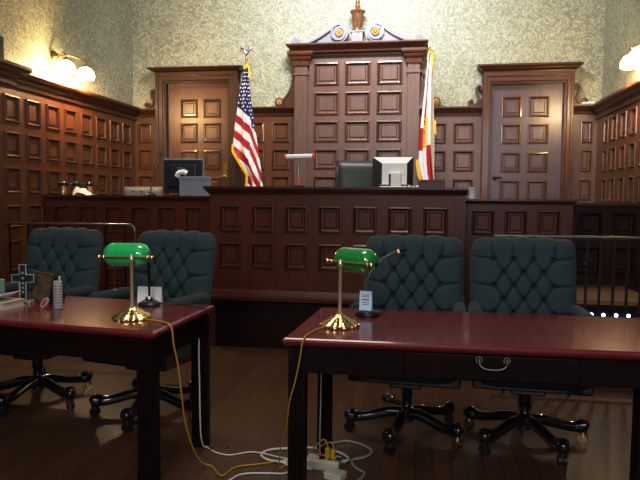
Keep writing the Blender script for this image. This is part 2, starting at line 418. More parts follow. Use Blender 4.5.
make_door('door_1', -3.382, -2.518, 2.83, (-3.531,-2.374), 2.987, (-3.60,-2.32,2.975,3.03),
          [(-3.208,-2.965),(-2.888,-2.640)], [(.55,.83),(.90,1.24),(1.31,1.60),(1.69,1.958),(2.05,2.316),(2.385,2.633)],
          M['wall_wood'], M['wall_mould'], False, [(-3.545,-1,2.505)])
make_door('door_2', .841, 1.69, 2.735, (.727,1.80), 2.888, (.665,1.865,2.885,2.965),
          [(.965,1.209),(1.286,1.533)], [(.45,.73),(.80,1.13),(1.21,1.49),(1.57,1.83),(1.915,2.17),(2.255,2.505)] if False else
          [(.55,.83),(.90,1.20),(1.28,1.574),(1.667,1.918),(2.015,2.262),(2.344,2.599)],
          M['cool_cast_wood'], M['back_mould'], True, [(.72,-1,2.475),(1.81,1,2.475)])

# ------------------------------------------------------------------ centre back panel with broken pediment
bd = thing('panelled_backdrop', 'tall centre oak panel crowned by broken scroll pediment behind the bench', 'wall panel', (-.83,YB,.32))
def bdo(mb, name, mats, parent=bd, bevel=0):
    o = mb.build(name, mats, None, bevel)
    for v in o.data.vertices: v.co -= Vector((-.83,YB,.32))
    o.parent = parent; return o
yf = YB-.05
mb = MB()
paneled(mb, (0,yf,0),(1,0,0),(0,0,1),(0,-1,0), [(-1.378,-1.055),(-.977,-.655),(-.574,-.254)],
        [(.40,.62),(.70,.97),(1.05,1.32),(1.385,1.66) if False else (1.345,1.617),(1.70,1.962),(2.045,2.318),(2.388,2.685),(2.761,3.056)], (-1.46,-.18,.32,3.12), 1.05)
mb.box((-1.46,yf+.03,.32),(-.18,YB+.04,3.12))
bdo(mb, 'panel_field', [M['back_wood'], M['back_mould']])
for a, b in ((-1.625,-1.455),(-.19,-.035)):
    mb = MB().box((a,YB-.10,.32),(b,YB+.04,3.06)).box((a-.02,YB-.12,.32),(b+.02,YB+.04,.5)).box((a-.015,YB-.115,2.89),(b+.015,YB+.04,2.915))
    p = bdo(mb, 'pilaster', M['back_wood'], bd, .004)
    mb = MB(); mb.sweep(cornice_prof(3.01,3.18,.08), [(a,YB+.04),(a,YB-.10),(b,YB-.10),(b,YB+.04)])
    mb.box((a+.01,YB-.1,3.02),(b-.01,YB+.03,3.18))
    cp = bdo(mb, 'capital', M['back_mould'], bd); cp.parent = p
    p_off = None
mb = MB().box((-1.46,YB-.07,3.12),(-.18,YB+.04,3.19)); mb.box((-1.46,YB-.085,3.13),(-.18,YB+.04,3.15))
mb.sweep(cornice_prof(3.165,3.265,.10), [(-1.62,YB+.04),(-1.62,YB-.12),(-.04,YB-.12),(-.04,YB+.04)]); mb.box((-1.62,YB-.11,3.18),(-.04,YB+.04,3.265))
bdo(mb, 'entablature', M['back_mould'])
mb = MB().box((-1.34,YB-.10,3.264),(-.32,YB+.04,3.30))
pd = bdo(mb, 'pediment', M['pediment'], bd, .003)
for sg, vx in ((1,-1.055),(-1,-.597)):
    mb = MB(); n = 28; poly = []
    x_end = -1.60 if sg == 1 else -.06
    # raking S-curve from the corner up to the volute
    top = smooth_path([(x_end,0,3.285),(x_end+sg*.16,0,3.305),(x_end+sg*.33,0,3.39),(vx-sg*.07,0,3.49)],8)
    poly = [(p.x,p.z) for p in top] + [(vx-sg*.02,3.37),(vx-sg*.02,3.27),(x_end,3.262)]
    mb.prism(poly if sg == -1 else poly, YB-.06, YB+.04, 0, 'y')
    P2 = [(p.x,p.z) for p in top]
    scroll_shape(mb, P2[::3]+[(vx,3.520)], .012, YB-.10, YB+.04)
    disc(mb, vx, 3.410, .112, YB-.085, YB+.04)
    sp = []
    for k in range(22):
        a = PI/2-sg*(-2*PI*1.15*k/21); rr = .108-.052*k/21
        sp.append((vx+rr*math.cos(a), 3.410+rr*math.sin(a)))
    scroll_shape(mb, sp, .009, YB-.105, YB-.07)
    sc = bdo(mb, 'scroll', M['pediment'], bd)
    mb = MB(); rosette(mb, vx, 3.410, .055, YB-.10); bdo(mb, 'rosette', M['gilt'], sc)
    ex = -1.61 if sg == 1 else -.05
    mb = MB(); disc(mb, ex, 3.305, .052, YB-.12, YB+.03); disc(mb, ex, 3.305, .033, YB-.135, YB+.0)
    mb.box((ex-.052,YB-.12,3.26),(ex+.052,YB+.03,3.29)); bdo(mb, 'end_roundel', M['pediment'])
    # concave side brackets low on the cornice
    bx = -1.835 if sg == 1 else .165; ix = -1.63 if sg == 1 else -.03; bz = 2.50 if sg == 1 else 2.475
    mb = MB(); cv = smooth_path([(ix,0,bz+.44),(ix-sg*.035,0,bz+.30),(ix-sg*.09,0,bz+.17),(bx,0,bz+.03)],8)
    poly = [(p.x,p.z) for p in cv] + [(bx,bz),(ix,bz)]
    mb.prism(poly, YB-.03, YB+.045, 0, 'y'); scroll_shape(mb, [(p.x,p.z) for p in cv[::3]], .012, YB-.05, YB+.045)
    disc(mb, ix-sg*.015, bz+.43, .035, YB-.05, YB+.045); disc(mb, bx, bz+.066, .058, YB-.04, YB+.045)
    sb = bdo(mb, 'side_bracket', M['back_mould']); mb = MB(); rosette(mb, bx, bz+.066, .045, YB-.045); bdo(mb, 'rosette', M['gilt'], sb)
mb = MB().box((-.895,YB-.12,3.29),(-.755,YB+.04,3.415)).box((-.91,YB-.13,3.405),(-.74,YB+.04,3.425)); bdo(mb, 'urn_plinth', M['pediment'], bd, .003)
mb = MB().lathe([(.062,0),(.062,.03),(.046,.045),(.05,.07),(.058,.085),(.078,.20),(.080,.215),(.097,.232),(.100,.246),(.07,.25)],28,(-.826,YB-.068,3.425))
ur = bdo(mb, 'urn', M['urn'])
mb = MB().lathe([(.055,0),(.035,.02),(.022,.04),(.032,.06),(.020,.085),(.030,.105),(.022,.14),(.006,.17)],16,(-.826,YB-.068,3.672)); bdo(mb, 'finial', M['urn'], ur)

# ------------------------------------------------------------------ benches
def bench_thing(name, label, loc):
    return thing(name, label, 'judge bench' if name == 'judge_bench' else 'bench', loc)
def rel(o, root):
    off = Vector(root.location)
    for v in o.data.vertices: v.co -= off
    o.parent = root; return o
jb = bench_thing('judge_bench', 'long raised mahogany judge bench with two rows of square panels', (-.74,5.25,0))
mb = MB(); Y0 = 5.25
us = [(-1.75+.2955*k, -1.75+.2955*k+.205) for k in range(7)]
paneled(mb, (0,Y0,0),(1,0,0),(0,0,1),(0,-1,0), us, [(.705,.938),(1.024,1.263)], (-1.835,.367,.42,1.37), .85)
for x in (-1.835,.367):
    mb.box((x-.0 if x < 0 else x-.05,Y0+.001,.0),(x+.05 if x < 0 else x,Y0+.6,1.37))
rel(mb.build('front_panel', [M['bench'],M['bench_mould']]), jb)
mb = MB(); mb.sweep([(-.02,1.36),(.012,1.36),(.016,1.375),(.03,1.385),(.034,1.40),(.045,1.405),(.045,1.425),(-.02,1.425)], [(-1.835,Y0+.55),(-1.835,Y0),(.382,Y0)])
mb.box((-1.835,Y0,1.37),(.37,Y0+.60,1.4249)); rel(mb.build('top', M['bench_mould']), jb)
mb = MB(); mb.sweep([(-.02,.43),(.05,.43),(.055,.46),(.03,.475),(.022,.50),(.01,.52),(-.02,.525)], [(-1.835,Y0+.5),(-1.835,Y0),(.375,Y0)])
rel(mb.build('base_moulding', M['bench']), jb)
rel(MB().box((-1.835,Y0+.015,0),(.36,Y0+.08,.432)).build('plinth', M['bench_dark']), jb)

sb = bench_thing('side_bench', 'lower left panelled bench between left wall and judge bench', (-2.85,5.9,0))
mb = MB(); k = 6.05/6.3; Y1 = 5.9
us = [(-3.80+.3395*j*k*1.0 + .14*0, -3.80+.3395*j*k+.185) for j in range(0)]
us = [(-3.743+.2855*j, -3.743+.2855*j+.183) for j in range(6)]
paneled(mb, (0,Y1,0),(1,0,0),(0,0,1),(0,-1,0), us, [(.42,.60),(.68,.88),(.955,1.232)], (-3.84,-1.89,0,1.31), .8)
mb.box((-3.84,Y1+.02,0),(-3.80,Y1+.5,1.31)); rel(mb.build('front_panel', [M['bench'],M['bench_mould']]), sb)
mb = MB(); mb.sweep([(-.02,1.29),(.012,1.29),(.02,1.31),(.032,1.318),(.032,1.338),(-.02,1.338)], [(-3.81,Y1+.5),(-3.81,Y1),(-1.89,Y1)])
mb.box((-3.84,Y1,1.31),(-1.89,Y1+.50,1.3379)); rel(mb.build('top', M['bench_mould']), sb)

sr = bench_thing('side_bench', 'lower right panelled bench between judge bench and far right panelling', (.84,5.6,0))
mb = MB(); Y2 = 5.6
us = [(.448,.640),(.728,.915),(1.001,1.188)]
paneled(mb, (0,Y2,0),(1,0,0),(0,0,1),(0,-1,0), us, [(.42,.60),(.70,.93),(1.015,1.241)], (.375,1.292,0,1.31), .8)
mb.box((1.25,Y2+.02,0),(1.292,Y2+.45,1.31)); rel(mb.build('front_panel', [M['bench'],M['bench_mould']]), sr)
mb = MB(); mb.sweep([(-.02,1.29),(.012,1.29),(.02,1.31),(.03,1.318),(.03,1.336),(-.02,1.336)], [(.375,Y2),(1.292,Y2),(1.292,Y2+.45)])
mb.box((.375,Y2,1.31),(1.292,Y2+.45,1.3359)); rel(mb.build('top', M['bench_mould']), sr)

lp = thing('low_partition', 'dark low panelled partition behind the right railing', 'partition', (1.7,5.8,0))
mb = MB(); Y3 = 5.8
paneled(mb, (0,Y3,0),(1,0,0),(0,0,1),(0,-1,0), [(1.38,1.585),(1.664,1.87)], [(.30,.58),(.67,.925),(1.008,1.229)], (1.30,2.07,0,1.29), .9)
mb.box((1.30,Y3+.03,0),(2.07,Y3+.10,1.29)); rel(mb.build('panel_field', [M['dark_wood'],M['bench_dark']]), lp)
rel(MB().box((1.30,Y3-.025,1.285),(2.07,Y3+.12,1.308)).build('cap', M['bench']), lp)

ws = thing('wooden_step', 'brown wooden platform behind right railing with brass front edge', 'platform', (1.6,5.3,0))
LS = lambda e: [(.98-e,4.87-e),(1.76+e,4.87-e),(1.76+e,5.76),(1.31-e,5.76),(1.31-e,5.57),(.98-e,5.57)]
rel(MB().prism(LS(0),0,.565).build('body', M['dark_wood']), ws)
rel(MB().prism(LS(.01),.565,.583).build('top', M['step']), ws)
rel(MB().box((.97,4.845,.555),(1.77,4.86,.575)).build('edge_strip', M['gold_edge']), ws)

# ------------------------------------------------------------------ railings
def railing(label, x0, x1, y, z, step, px, bend):
    r = thing('metal_railing', label, 'railing', ((x0+x1)/2,y,0), 0)
    mb = MB()
    pts = [(x0,y,z),(x1,y,z)]
    if bend: pts = [(x0,y,z),(x1-.06,y,z),(x1-.03,y,z-.004),(x1-.008,y,z-.03),(x1,y,z-.06),(x1,y,0)]
    for i in range(len(pts)-1):
        mb.tube([pts[i],pts[i+1]] if i+1 < len(pts)-1 or not bend else [pts[i],pts[i+1]], (.012 if bend else .011), 10)
    rel(mb.build('handrail', M['railtop'] if not bend else M['railtop']), r)
    rel(MB().box((x0,y-.014,.10),(x1,y+.014,.125)).build('bottom_rail', M['iron']), r)
    x = px; i = 0
    while x < x1-.02:
        mb = MB().box((x-.007,y-.007,0 if i % 5 == 0 else .12),(x+.007,y+.007,z-.005))
        if i % 4 == 2:
            mb.lathe([(.008,-.02),(.019,-.008),(.019,.008),(.008,.02)],12,(x,y,z-.185))
        rel(mb.build('baluster', M['iron']), r); x += step; i += 1
railing('black metal railing by the left wall with rail bending down at its end', -3.82, -2.515, 5.2, 1.075, .19, -3.75, True)
railing('black metal railing by the right wall with closely spaced bars', 0.50, 2.06, 4.35, 1.085, .0855, .589, False)

# blue indicator strip on the face of the platform
st = thing('indicator_strip', 'black strip with four glowing blue lights below right railing', 'light strip', (1.4,4.86,.455))
rel(MB().box((1.22,4.835,.462),(1.58,4.868,.502)).build('strip_body', M['black']), st)
for x in (1.272,1.357,1.445,1.53):
    rel(MB().ball((x,4.832,.482), .013, 12).build('indicator_light', M['led']), st)

# ------------------------------------------------------------------ tables
def table(label, FL, FR, RR, RL, legs, drawer):
    c = Vector(((FL[0]+RR[0])/2,(FL[1]+RR[1])/2,0))
    t = thing('counsel_table', label, 'table', c)
    mb = MB(); quad = [FL,FR,RR,RL]
    def inset(d):
        cx, cy = c.x, c.y; out = []
        n = 4
        for i in range(4):
            p0, p1, p2 = Vector(quad[i-1]), Vector(quad[i]), Vector(quad[(i+1)%4])
            a = (p0-p1).normalized(); b = (p2-p1).normalized(); s = a.cross(b) if False else abs(a.x*b.y-a.y*b.x)
            out.append(tuple(p1+(a+b)*d/s))
        return out
    rings = [(.03,.712),(.012,.716),(.004,.724),(0,.732),(0,.738),(.004,.745),(.012,.75)]
    ids = [mb.add([(p[0],p[1],z) for p in inset(d)]) for d, z in rings]
    for j in range(len(ids)-1):
        for k in range(4):
            l = (k+1) % 4; mb.face((ids[j]+k,ids[j]+l,ids[j+1]+l,ids[j+1]+k))
    mb.face([ids[0]+k for k in range(4)][::-1]); mb.face([ids[-1]+k for k in range(4)])
    rel(mb.build('tabletop', M['table']), t)
    q = inset(.028)
    mb = MB(); i2 = inset(.05)
    for k in range(4):
        l = (k+1) % 4
        a = mb.add([(q[k][0],q[k][1],.60),(q[l][0],q[l][1],.60),(q[l][0],q[l][1],.7125),(q[k][0],q[k][1],.7125),(i2[k][0],i2[k][1],.60),(i2[l][0],i2[l][1],.60),(i2[l][0],i2[l][1],.7125),(i2[k][0],i2[k][1],.7125)])
        for f in ((0,1,2,3),(5,4,7,6),(0,4,5,1),(3,2,6,7)): mb.face([a+z for z in f])
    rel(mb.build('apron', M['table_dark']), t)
    rz = math.atan2(FR[1]-FL[1], FR[0]-FL[0])
    for (x, y) in legs:
        mb = MB(); mb.M = Matrix.Translation((x,y,0)) @ Matrix.Rotation(rz,4,'Z'); w = .036
        poly = []
        for (ax, ay, dx, dy) in ((-w,-w,1,0),(w,-w,0,1),(w,w,-1,0),(-w,w,0,-1)):
            nx, ny = -dy, dx
            poly.append((ax,ay))
            for g in range(3):               # three flutes on each face
                t0 = .014+g*.017
                for s, dep in ((t0,0),(t0+.002,.004),(t0+.008,.004),(t0+.010,0)):
                    poly.append((ax+dx*s+nx*dep, ay+dy*s+ny*dep))
        mb.prism(poly, .09, .60); mb.box((-w,-w,.60),(w,w,.7125)); mb.box((-w,-w,.0),(w,w,.09))
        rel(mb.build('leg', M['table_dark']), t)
    if drawer:
        x0, x1, hx = drawer; f = Vector(FR)-Vector(FL); f.normalize()
        nrm = Vector((f.y,-f.x)); Q = Vector(q[0])
        s0 = (x0-Q.x)/f.x; s1 = (x1-Q.x)/f.x; sh = (hx-Q.x)/f.x
        mb = MB(); mb.M = Matrix.Translation((Q.x,Q.y,0)) @ Matrix.Rotation(rz,4,'Z')
        mb.box((s0,-.012,.606),(s1,.01,.708))
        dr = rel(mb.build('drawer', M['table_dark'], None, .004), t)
        mb = MB(); mb.M = Matrix.Translation((Q.x,Q.y,0)) @ Matrix.Rotation(rz,4,'Z')
        for d in (-.054,.054):
            for k in range(8):
                a = 2*PI*k/8; mb.ball((sh+d+.012*math.cos(a),-.014,.690+.012*math.sin(a)),.006,8)
            mb.ball((sh+d,-.018,.690),.008,10)
        mb.tube(smooth_path([(sh-.054,-.022,.690),(sh-.05,-.034,.672),(sh-.025,-.040,.660),(sh+.025,-.040,.660),(sh+.05,-.034,.672),(sh+.054,-.022,.690)],5), .004, 8)
        h = mb.build('drawer_handle', M['handle_metal']); rel(h, t); h.parent = dr
    return t
table('red mahogany counsel table on the right with brass-handled drawer', (-.555,2.478), (1.22,2.515), (1.205,3.272), (-.515,3.235),
      [(-.500,2.545),(-.476,3.165),(.897,2.585),(1.155,3.19)], (-.05,.63,.296))
table('red mahogany counsel table on the left under cross and award plaque', (-2.66,2.685), (-1.118,2.475), (-1.085,3.18), (-2.62,3.39),
      [(-1.183,2.560),(-1.14,3.11),(-2.57,2.755),(-2.54,3.31)], None)

# ------------------------------------------------------------------ tufted chairs
def tuft_chair(label, loc, rz):
    t = thing('tufted_chair', label, 'chair', loc, rz)
    W, H = .297, .605; z0 = .50
    btn = []
    for r in range(6):
        z = .485-.076*r
        xs = (-.165,-.055,.055,.165) if r % 2 == 0 else (-.11,0,.11)
        btn += [(x, z) for x in xs]
    segs = []
    for (x, z) in btn:
        for (x2, z2) in btn:
            if abs(abs(x-x2)-.055) < .004 and abs(z-z2-.076) < .004: segs.append((x,z,x2,z2))
    for (x, z) in btn[:4]: segs.append((x,z,x*1.15,.62))
    for r in (0,2,4):
        z = .485-.076*r; segs += [(.165,z,.31,z+.012),(-.165,z,-.31,z+.012)]
    def sd(px, pz, a):
        x0, y0, x1, y1 = a; dx, dy = x1-x0, y1-y0
        k = max(0, min(1, ((px-x0)*dx+(pz-y0)*dy)/(dx*dx+dy*dy)))
        return math.hypot(px-x0-k*dx, pz-y0-k*dy)
    def shape(u, v):
        a = 2*u-1
        x = a*W*(1-.10*max(0,(v-.86)/.14)**2.5-.05*max(0,(.25-v)/.25)**2)
        z = v*H - .022*abs(a)**5*v + .010*abs(math.cos(a*PI*2.2))*max(0,(v-.8)/.2) 
        return a, x, z
    def lean(z): return .20 + .11*(z/H)**1.3
    def front(u, v):
        a, x, z = shape(u, v)
        e = (max(0,1-abs(a)**7))**.5 * (max(0,1-abs(2*v-1)**9))**.5
        d = .075*e
        if e > .05:
            for s in segs:
                q = sd(x, z, s)
                if q < .03: d -= e*.019*math.exp(-q/.0055)
            mb_ = min(math.hypot(x-bx, z-bz) for bx, bz in btn)
            d -= e*(.030*math.exp(-(mb_/.012)**2) + .006*math.exp(-mb_/.02))
        d += e*.02*max(0,(v-.85)/.15)
        return (x, lean(z)-d, z0+z)
    def rear(u, v):
        a, x, z = shape(u, v)
        e = (max(0,1-abs(a)**6))**.5 * (max(0,1-abs(2*v-1)**8))**.5
        return (x, lean(z)+.06*e, z0+z)
    mb = MB(); mb.grid(front, 120, 120); mb.grid(rear, 28, 28, flip=True)
    for bx, bz in btn:
        if bz > .06: mb.ball((bx, lean(bz)-.046, z0+bz), .007, 8, 0, (1,.5,1))
    mb.build('backrest', M['chair'], t)
    def cush(u, v, up):
        a, b = 2*u-1, 2*v-1
        e = (max(0,1-abs(a)**6)**.5)*(max(0,1-abs(b)**6)**.5)
        return (a*.275, -.05+b*.27, .42+(.075*e if up else -.055*e))
    mb = MB(); mb.grid(lambda u,v: cush(u,v,True), 24,24); mb.grid(lambda u,v: cush(u,v,False), 24,24, flip=True); mb.build('seat', M['chair'], t)
    MB().box((-.295,-.25,.350),(.295,.20,.46)).box((-.09,-.12,.29),(.09,.12,.352)).build('seat_frame', M['black_wood'], t, .01)
    for s in (-1,1):
        # padded rolled arm: fat round front roll tapering to the back
        mb = MB(); P = smooth_path([(s*.278,-.165,.712),(s*.280,-.05,.712),(s*.278,.10,.712),(s*.27,.20,.700)],5)
        mb.tube(P, [.040]*4+[.037]*(len(P)-4), 16); mb.ball((s*.278,-.165,.712), .040, 16, 0, (1,.35,1))
        mb.box((s*.278-.025,-.15,.40),(s*.278+.025,.18,.70))
        mb.build('armrest', M['chair'], t, .01)
    MB().lathe([(.040,.075),(.042,.15),(.028,.16),(.028,.21),(.034,.215),(.034,.30)],20).build('column', M['black_wood'], t)
    for k in range(5):
        a = CH_ROT+2*PI*k/5; ca, sa = math.cos(a), math.sin(a)
        P = smooth_path([(.02*ca,.02*sa,.122),(.10*ca,.10*sa,.125),(.20*ca,.20*sa,.100),(.27*ca,.27*sa,.090),(.325*ca,.325*sa,.098)],5)
        n = len(P); rr = [.037-.008*math.sin(PI*i/(n-1))+(.006 if i > n-5 else 0) for i in range(n)]
        mb = MB(); mb.tube(P, rr, 12); mb.ball((.325*ca,.325*sa,.098), .032, 12)
        lg = mb.build('base_leg', M['black_wood'], t)
        mb = MB(); cx, cy = .322*ca, .322*sa
        mb.tube([(cx,cy,.10),(cx,cy,.055)], .010, 8)
        b = a+1.1
        for q in (-1,1):
            ox, oy = q*.014*math.cos(b), q*.014*math.sin(b)
            mb.tube([(cx+ox*.4,cy+oy*.4,.026),(cx+ox*1.5,cy+oy*1.5,.026)], .026, 16)
        mb.tube([(cx,cy,.068),(cx,cy,.030)], [.020,.024], 10)
        cs = mb.build('caster', M['brass'] if k % 2 else M['black'], t); cs.parent = lg
    return t
CH_ROT = math.radians(-62)
ch = tuft_chair('tufted teal-grey chair behind the right end of the right table', (.587,3.48,0), math.radians(-2))
c2 = copy_tree(ch); c2.location = (-.055,3.48,0); c2.rotation_euler.z = math.radians(-4); c2['label'] = 'tufted teal-grey chair partly behind the bent microphone and right lamp'
c3 = copy_tree(ch); c3.location = (-1.622,3.53,0); c3.rotation_euler.z = math.radians(-13); c3['label'] = 'tufted teal-grey chair behind the lamp on the left table'
c4 = copy_tree(ch); c4.location = (-2.44,3.63,0); c4.rotation_euler.z = math.radians(-8); c4['label'] = 'tufted teal-grey chair at far left behind the glass cross'
for c, a in ((c2,-38),(c3,-13),(c4,48)):
    for o in c.children:
        if o.name.startswith('base_leg'): o.rotation_euler.z = math.radians(a)
for c in (ch,c2,c3,c4): c['group'] = 'tufted chairs at the counsel tables'

# ------------------------------------------------------------------ banker lamps
def bankers_lamp(label, loc, rz, glass, chain, sh):
    t = thing('desk_lamp', label, 'lamp', loc, rz)
    MB().lathe([(.078,0),(.081,.006),(.077,.014),(.066,.018),(.062,.025),(.050,.028),(.043,.036),(.028,.041),(.020,.050),(.012,.058)],72,(0,0,0),0,11,.17).build('base', M['brass'], t)
    MB().lathe([(.010,.05),(.0085,.08),(.0085,.272),(.013,.276),(.013,.288),(.009,.294),(.008,.304)],16).build('stem', M['pale_brass'], t)
    hz = .292
    mb = MB(); mb.tube([(-.128+sh,0,hz),(.128+sh,0,hz)], .0055, 10)
    for x in (-.128+sh,.128+sh): mb.ball((x,0,hz), .010, 10); 
    for x in (-.105+sh,.105+sh): mb.ball((x,0,hz), .009, 10); mb.tube([(x,0,hz),(x*1+0,.03,hz+.005)], .004, 8)
    mb.build('shade_bracket', M['brass'], t)
    R, Lh = .058, .056
    def shade(u, v, k=1.):
        # capsule trough, open underneath on the far side
        th = math.radians(-72 + 282*v)                # angle about the long axis, from near-side bottom over the top
        a = (2*u-1)
        ex = abs(a)**1.0
        if ex < .55: x = a/.55*Lh; r = R
        else:
            q = (ex-.55)/.45*PI/2; x = (Lh + .058*math.sin(q))*(1 if a > 0 else -1); r = R*max(.05,math.cos(q)**.8)
        r *= k
        return (sh-.016+x*k, .066-r*math.cos(th)*1.0, hz+.006+r*math.sin(th)*1.0)
    mb = MB(); mb.grid(shade, 48, 32); mb.grid(lambda u,v: shade(u,v,.95), 48, 32, flip=True)
    mb.build('lamp_shade', glass, t)
    if chain:
        mb = MB(); mb.tube([(-.092,.02,hz-.03),(-.092,.02,hz-.155)], .0016, 6); mb.ball((-.092,.02,hz-.16), .006, 10)
        mb.build('pull_chain', M['brass'], t)
    return t
lampL = bankers_lamp('brass desk lamp with green glass shade on the left table', (-1.346,2.745,.75), math.radians(6), M['green_painted_lit'], True, -.03)
lampR = bankers_lamp('brass desk lamp with green glass shade on the right table', (-.352,2.765,.75), math.radians(-34), M['green_painted_less_lit'], False, .05)

# ------------------------------------------------------------------ microphones, cards
def mic(name, label, loc, path, lay):
    t = thing(name, label, 'microphone', loc)
    MB().lathe([(.062,0),(.064,.008),(.060,.022),(.052,.027),(.016,.030)] if lay == 'bent' else [(.058,0),(.060,.006),(.054,.014),(.038,.024),(.016,.032)],28).build('base', M['black'], t)
    if lay == 'ring': MB().lathe([(.018,.028),(.022,.034),(.020,.044),(.010,.05)],20).build('collar', M['steel'], t)
    P = smooth_path(path, 8); n = len(P)
    MB().tube(P, [.006 if lay == 'bent' else .0065]*n, 8).build('gooseneck', M['iron'] if lay == 'ring' else M['steel'], t)
    d = (P[-1]-P[-4]).normalized()
    h = MB().tube([P[-1]-d*.005,P[-1]+d*.035],[.009,.008],10).build('capsule', M['black'], t)
    if lay == 'bent': MB().tube([P[-1]-d*.012,P[-1]-d*.004],[.009,.009],10).build('indicator_ring', M['red_led'], h)
    return t
micL = mic('table_microphone', 'tall upright black microphone behind the left table lamp', (-1.422,3.10,.75), [(0,0,.03),(.0,0,.12),(-.002,0,.2),(-.005,0,.265)], 'ring')
mic('table_microphone', 'bent gooseneck microphone with red ring on the right table', (-.248,3.05,.75), [(-.010,.02,.02),(-.012,.02,.14),(.005,.02,.20),(.06,.02,.275),(.12,.01,.313),(.155,.0,.326)], 'bent')
mic('bench_microphone', 'thin gooseneck microphone on the left side bench', (-2.785,6.12,1.338), [(0,0,.02),(.025,0,.15),(.07,0,.28),(.115,0,.41)], 'x')

def card(name, label, x, y, w, h, mat, z=.75, rz=0, lean=.12, lines=None, hinge=False):
    t = thing(name, label, 'card', (x,y,z), rz)
    mb = MB()
    ys = math.tan(lean)*h
    mb.prism([(0,0),(.002,0),(.002+ys,h),(ys,h)][::-1], -w/2, w/2, 0, 'x')
    mb.prism([(.002+2*ys,0),(.004+2*ys,0),(.004+ys,h-.001),(.002+ys,h-.001)][::-1], -w/2, w/2, 0, 'x')
    mb.build('card_sheet', mat, t)
    if lines:
        for zz, hh, ww, mt in lines:
            y0 = math.tan(lean)*zz
            MB().box((-ww/2,y0-.0015,zz),(ww/2,y0+.0015,zz+hh)).build('print_line', mt, t)
    return t
card('table_card', 'left half of white standing card behind left table microphone', -1.492, 3.165, .062, .088, M['white'])
card('table_card', 'right half of white standing card behind left table microphone', -1.418, 3.165, .066, .088, M['white'])
card('table_card', 'pale blue printed card standing at the bent microphone base', -.260, 3.025, .062, .096, M['blue_card'], .778, math.radians(-14), .10,
     [(.050,.006,.040,M['red_print']),(.075,.003,.036,M['print']),(.066,.003,.042,M['print']),(.038,.003,.040,M['print']),(.028,.003,.030,M['print'])])

# ------------------------------------------------------------------ objects on the left table
cr = thing('glass_cross', 'clear glass cross standing on the left table', 'cross', (-2.10,3.02,.75), math.radians(10)); cr.scale = (1.22,1.22,1.22)
mb = MB().box((-.035,-.022,0),(.035,.022,.014)); mb.build('foot', M['crystal'], cr, .002)
poly = [(-.014,.014),(.014,.014),(.014,.095),(.048,.095),(.048,.128),(.014,.128),(.014,.172),(-.014,.172),(-.014,.128),(-.048,.128),(-.048,.095),(-.014,.095)]
mb = MB(); mb.prism(poly, -.011, .011, 0, 'y'); cb = mb.build('cross_body', M['dark_glass'], cr, .003)
mb = MB(); mb.tube([(a,-.0115,b) for a,b in poly+poly[:1]], .0032, 6); mb.build('polished_edge', M['crystal'], cb)
mb = MB(); 
for z in (.05,.07,.09,.112,.135): mb.ball((0,-.012,z), .006, 10, 0, (1,.4,1))
mb.build('bead_inlay', M['paper_box'], cb)

pl = thing('award_plaque', 'bronze engraved plaque leaning on a dark easel back', 'plaque', (-2.035,3.055,.752), math.radians(-14))
mb = MB(); mb.M = Matrix.Rotation(math.radians(-12),4,'X') @ Matrix.Rotation(math.radians(5),4,'Y')
mb.box((-.065,-.006,0),(.065,.006,.16)); f = mb.build('plaque_frame', M['old_brass'], pl, .003)
mb = MB(); mb.M = Matrix.Rotation(math.radians(-12),4,'X') @ Matrix.Rotation(math.radians(5),4,'Y')
mb.box((-.055,-.009,.012),(.055,-.005,.150)); mb.build('engraved_face', M['plaque'], pl)
mb = MB(); mb.prism([(.01,0),(.085,0),(.10,.02),(.09,.055),(.03,.10),(.02,.10)], .02, .09, 0, 'x'); mb.build('easel_back', M['black'], pl, .006)

ov = thing('oval_award', 'small tilted oval award with red enamel face', 'award', (-1.905,2.905,.75), math.radians(-10))
mb = MB(); mb.M = Matrix.Translation((0,0,.028)) @ Matrix.Rotation(math.radians(32),4,'Y') @ Matrix.Rotation(math.radians(-12),4,'X')
seg = 28
mb.prism([(.017*math.cos(2*PI*k/seg),.030*math.sin(2*PI*k/seg)) for k in range(seg)], -.005, .005, 0, 'y'); mb.build('glass_rim', M['crystal'], ov, .001)
mb = MB(); mb.M = Matrix.Translation((0,0,.028)) @ Matrix.Rotation(math.radians(32),4,'Y') @ Matrix.Rotation(math.radians(-12),4,'X')
mb.prism([(.010*math.cos(2*PI*k/seg),.022*math.sin(2*PI*k/seg)) for k in range(seg)], -.0065, -.0045, 0, 'y'); mb.build('enamel_face', M['red_enamel'], ov)

vs_ = thing('crystal_holder', 'tall cut crystal pen holder in front of the plaque', 'pen holder', (-1.83,2.905,.75), math.radians(8))
mb = MB()
nn = 8
for k in range(10):                       # tiers of cut facets
    z0 = k*.0145; mb.lathe([(.020,z0),(.0255 if k < 9 else .023,z0+.007),(.020,z0+.0145)], nn, (0,0,0))
for i in range(len(mb.s)): mb.s[i] = False
mb.build('holder_body', M['crystal'], vs_)
MB().tube([(.005,0,.10),(.012,-.004,.168)], .006, 10).build('pen', M['cream'], vs_).visible_shadow = True

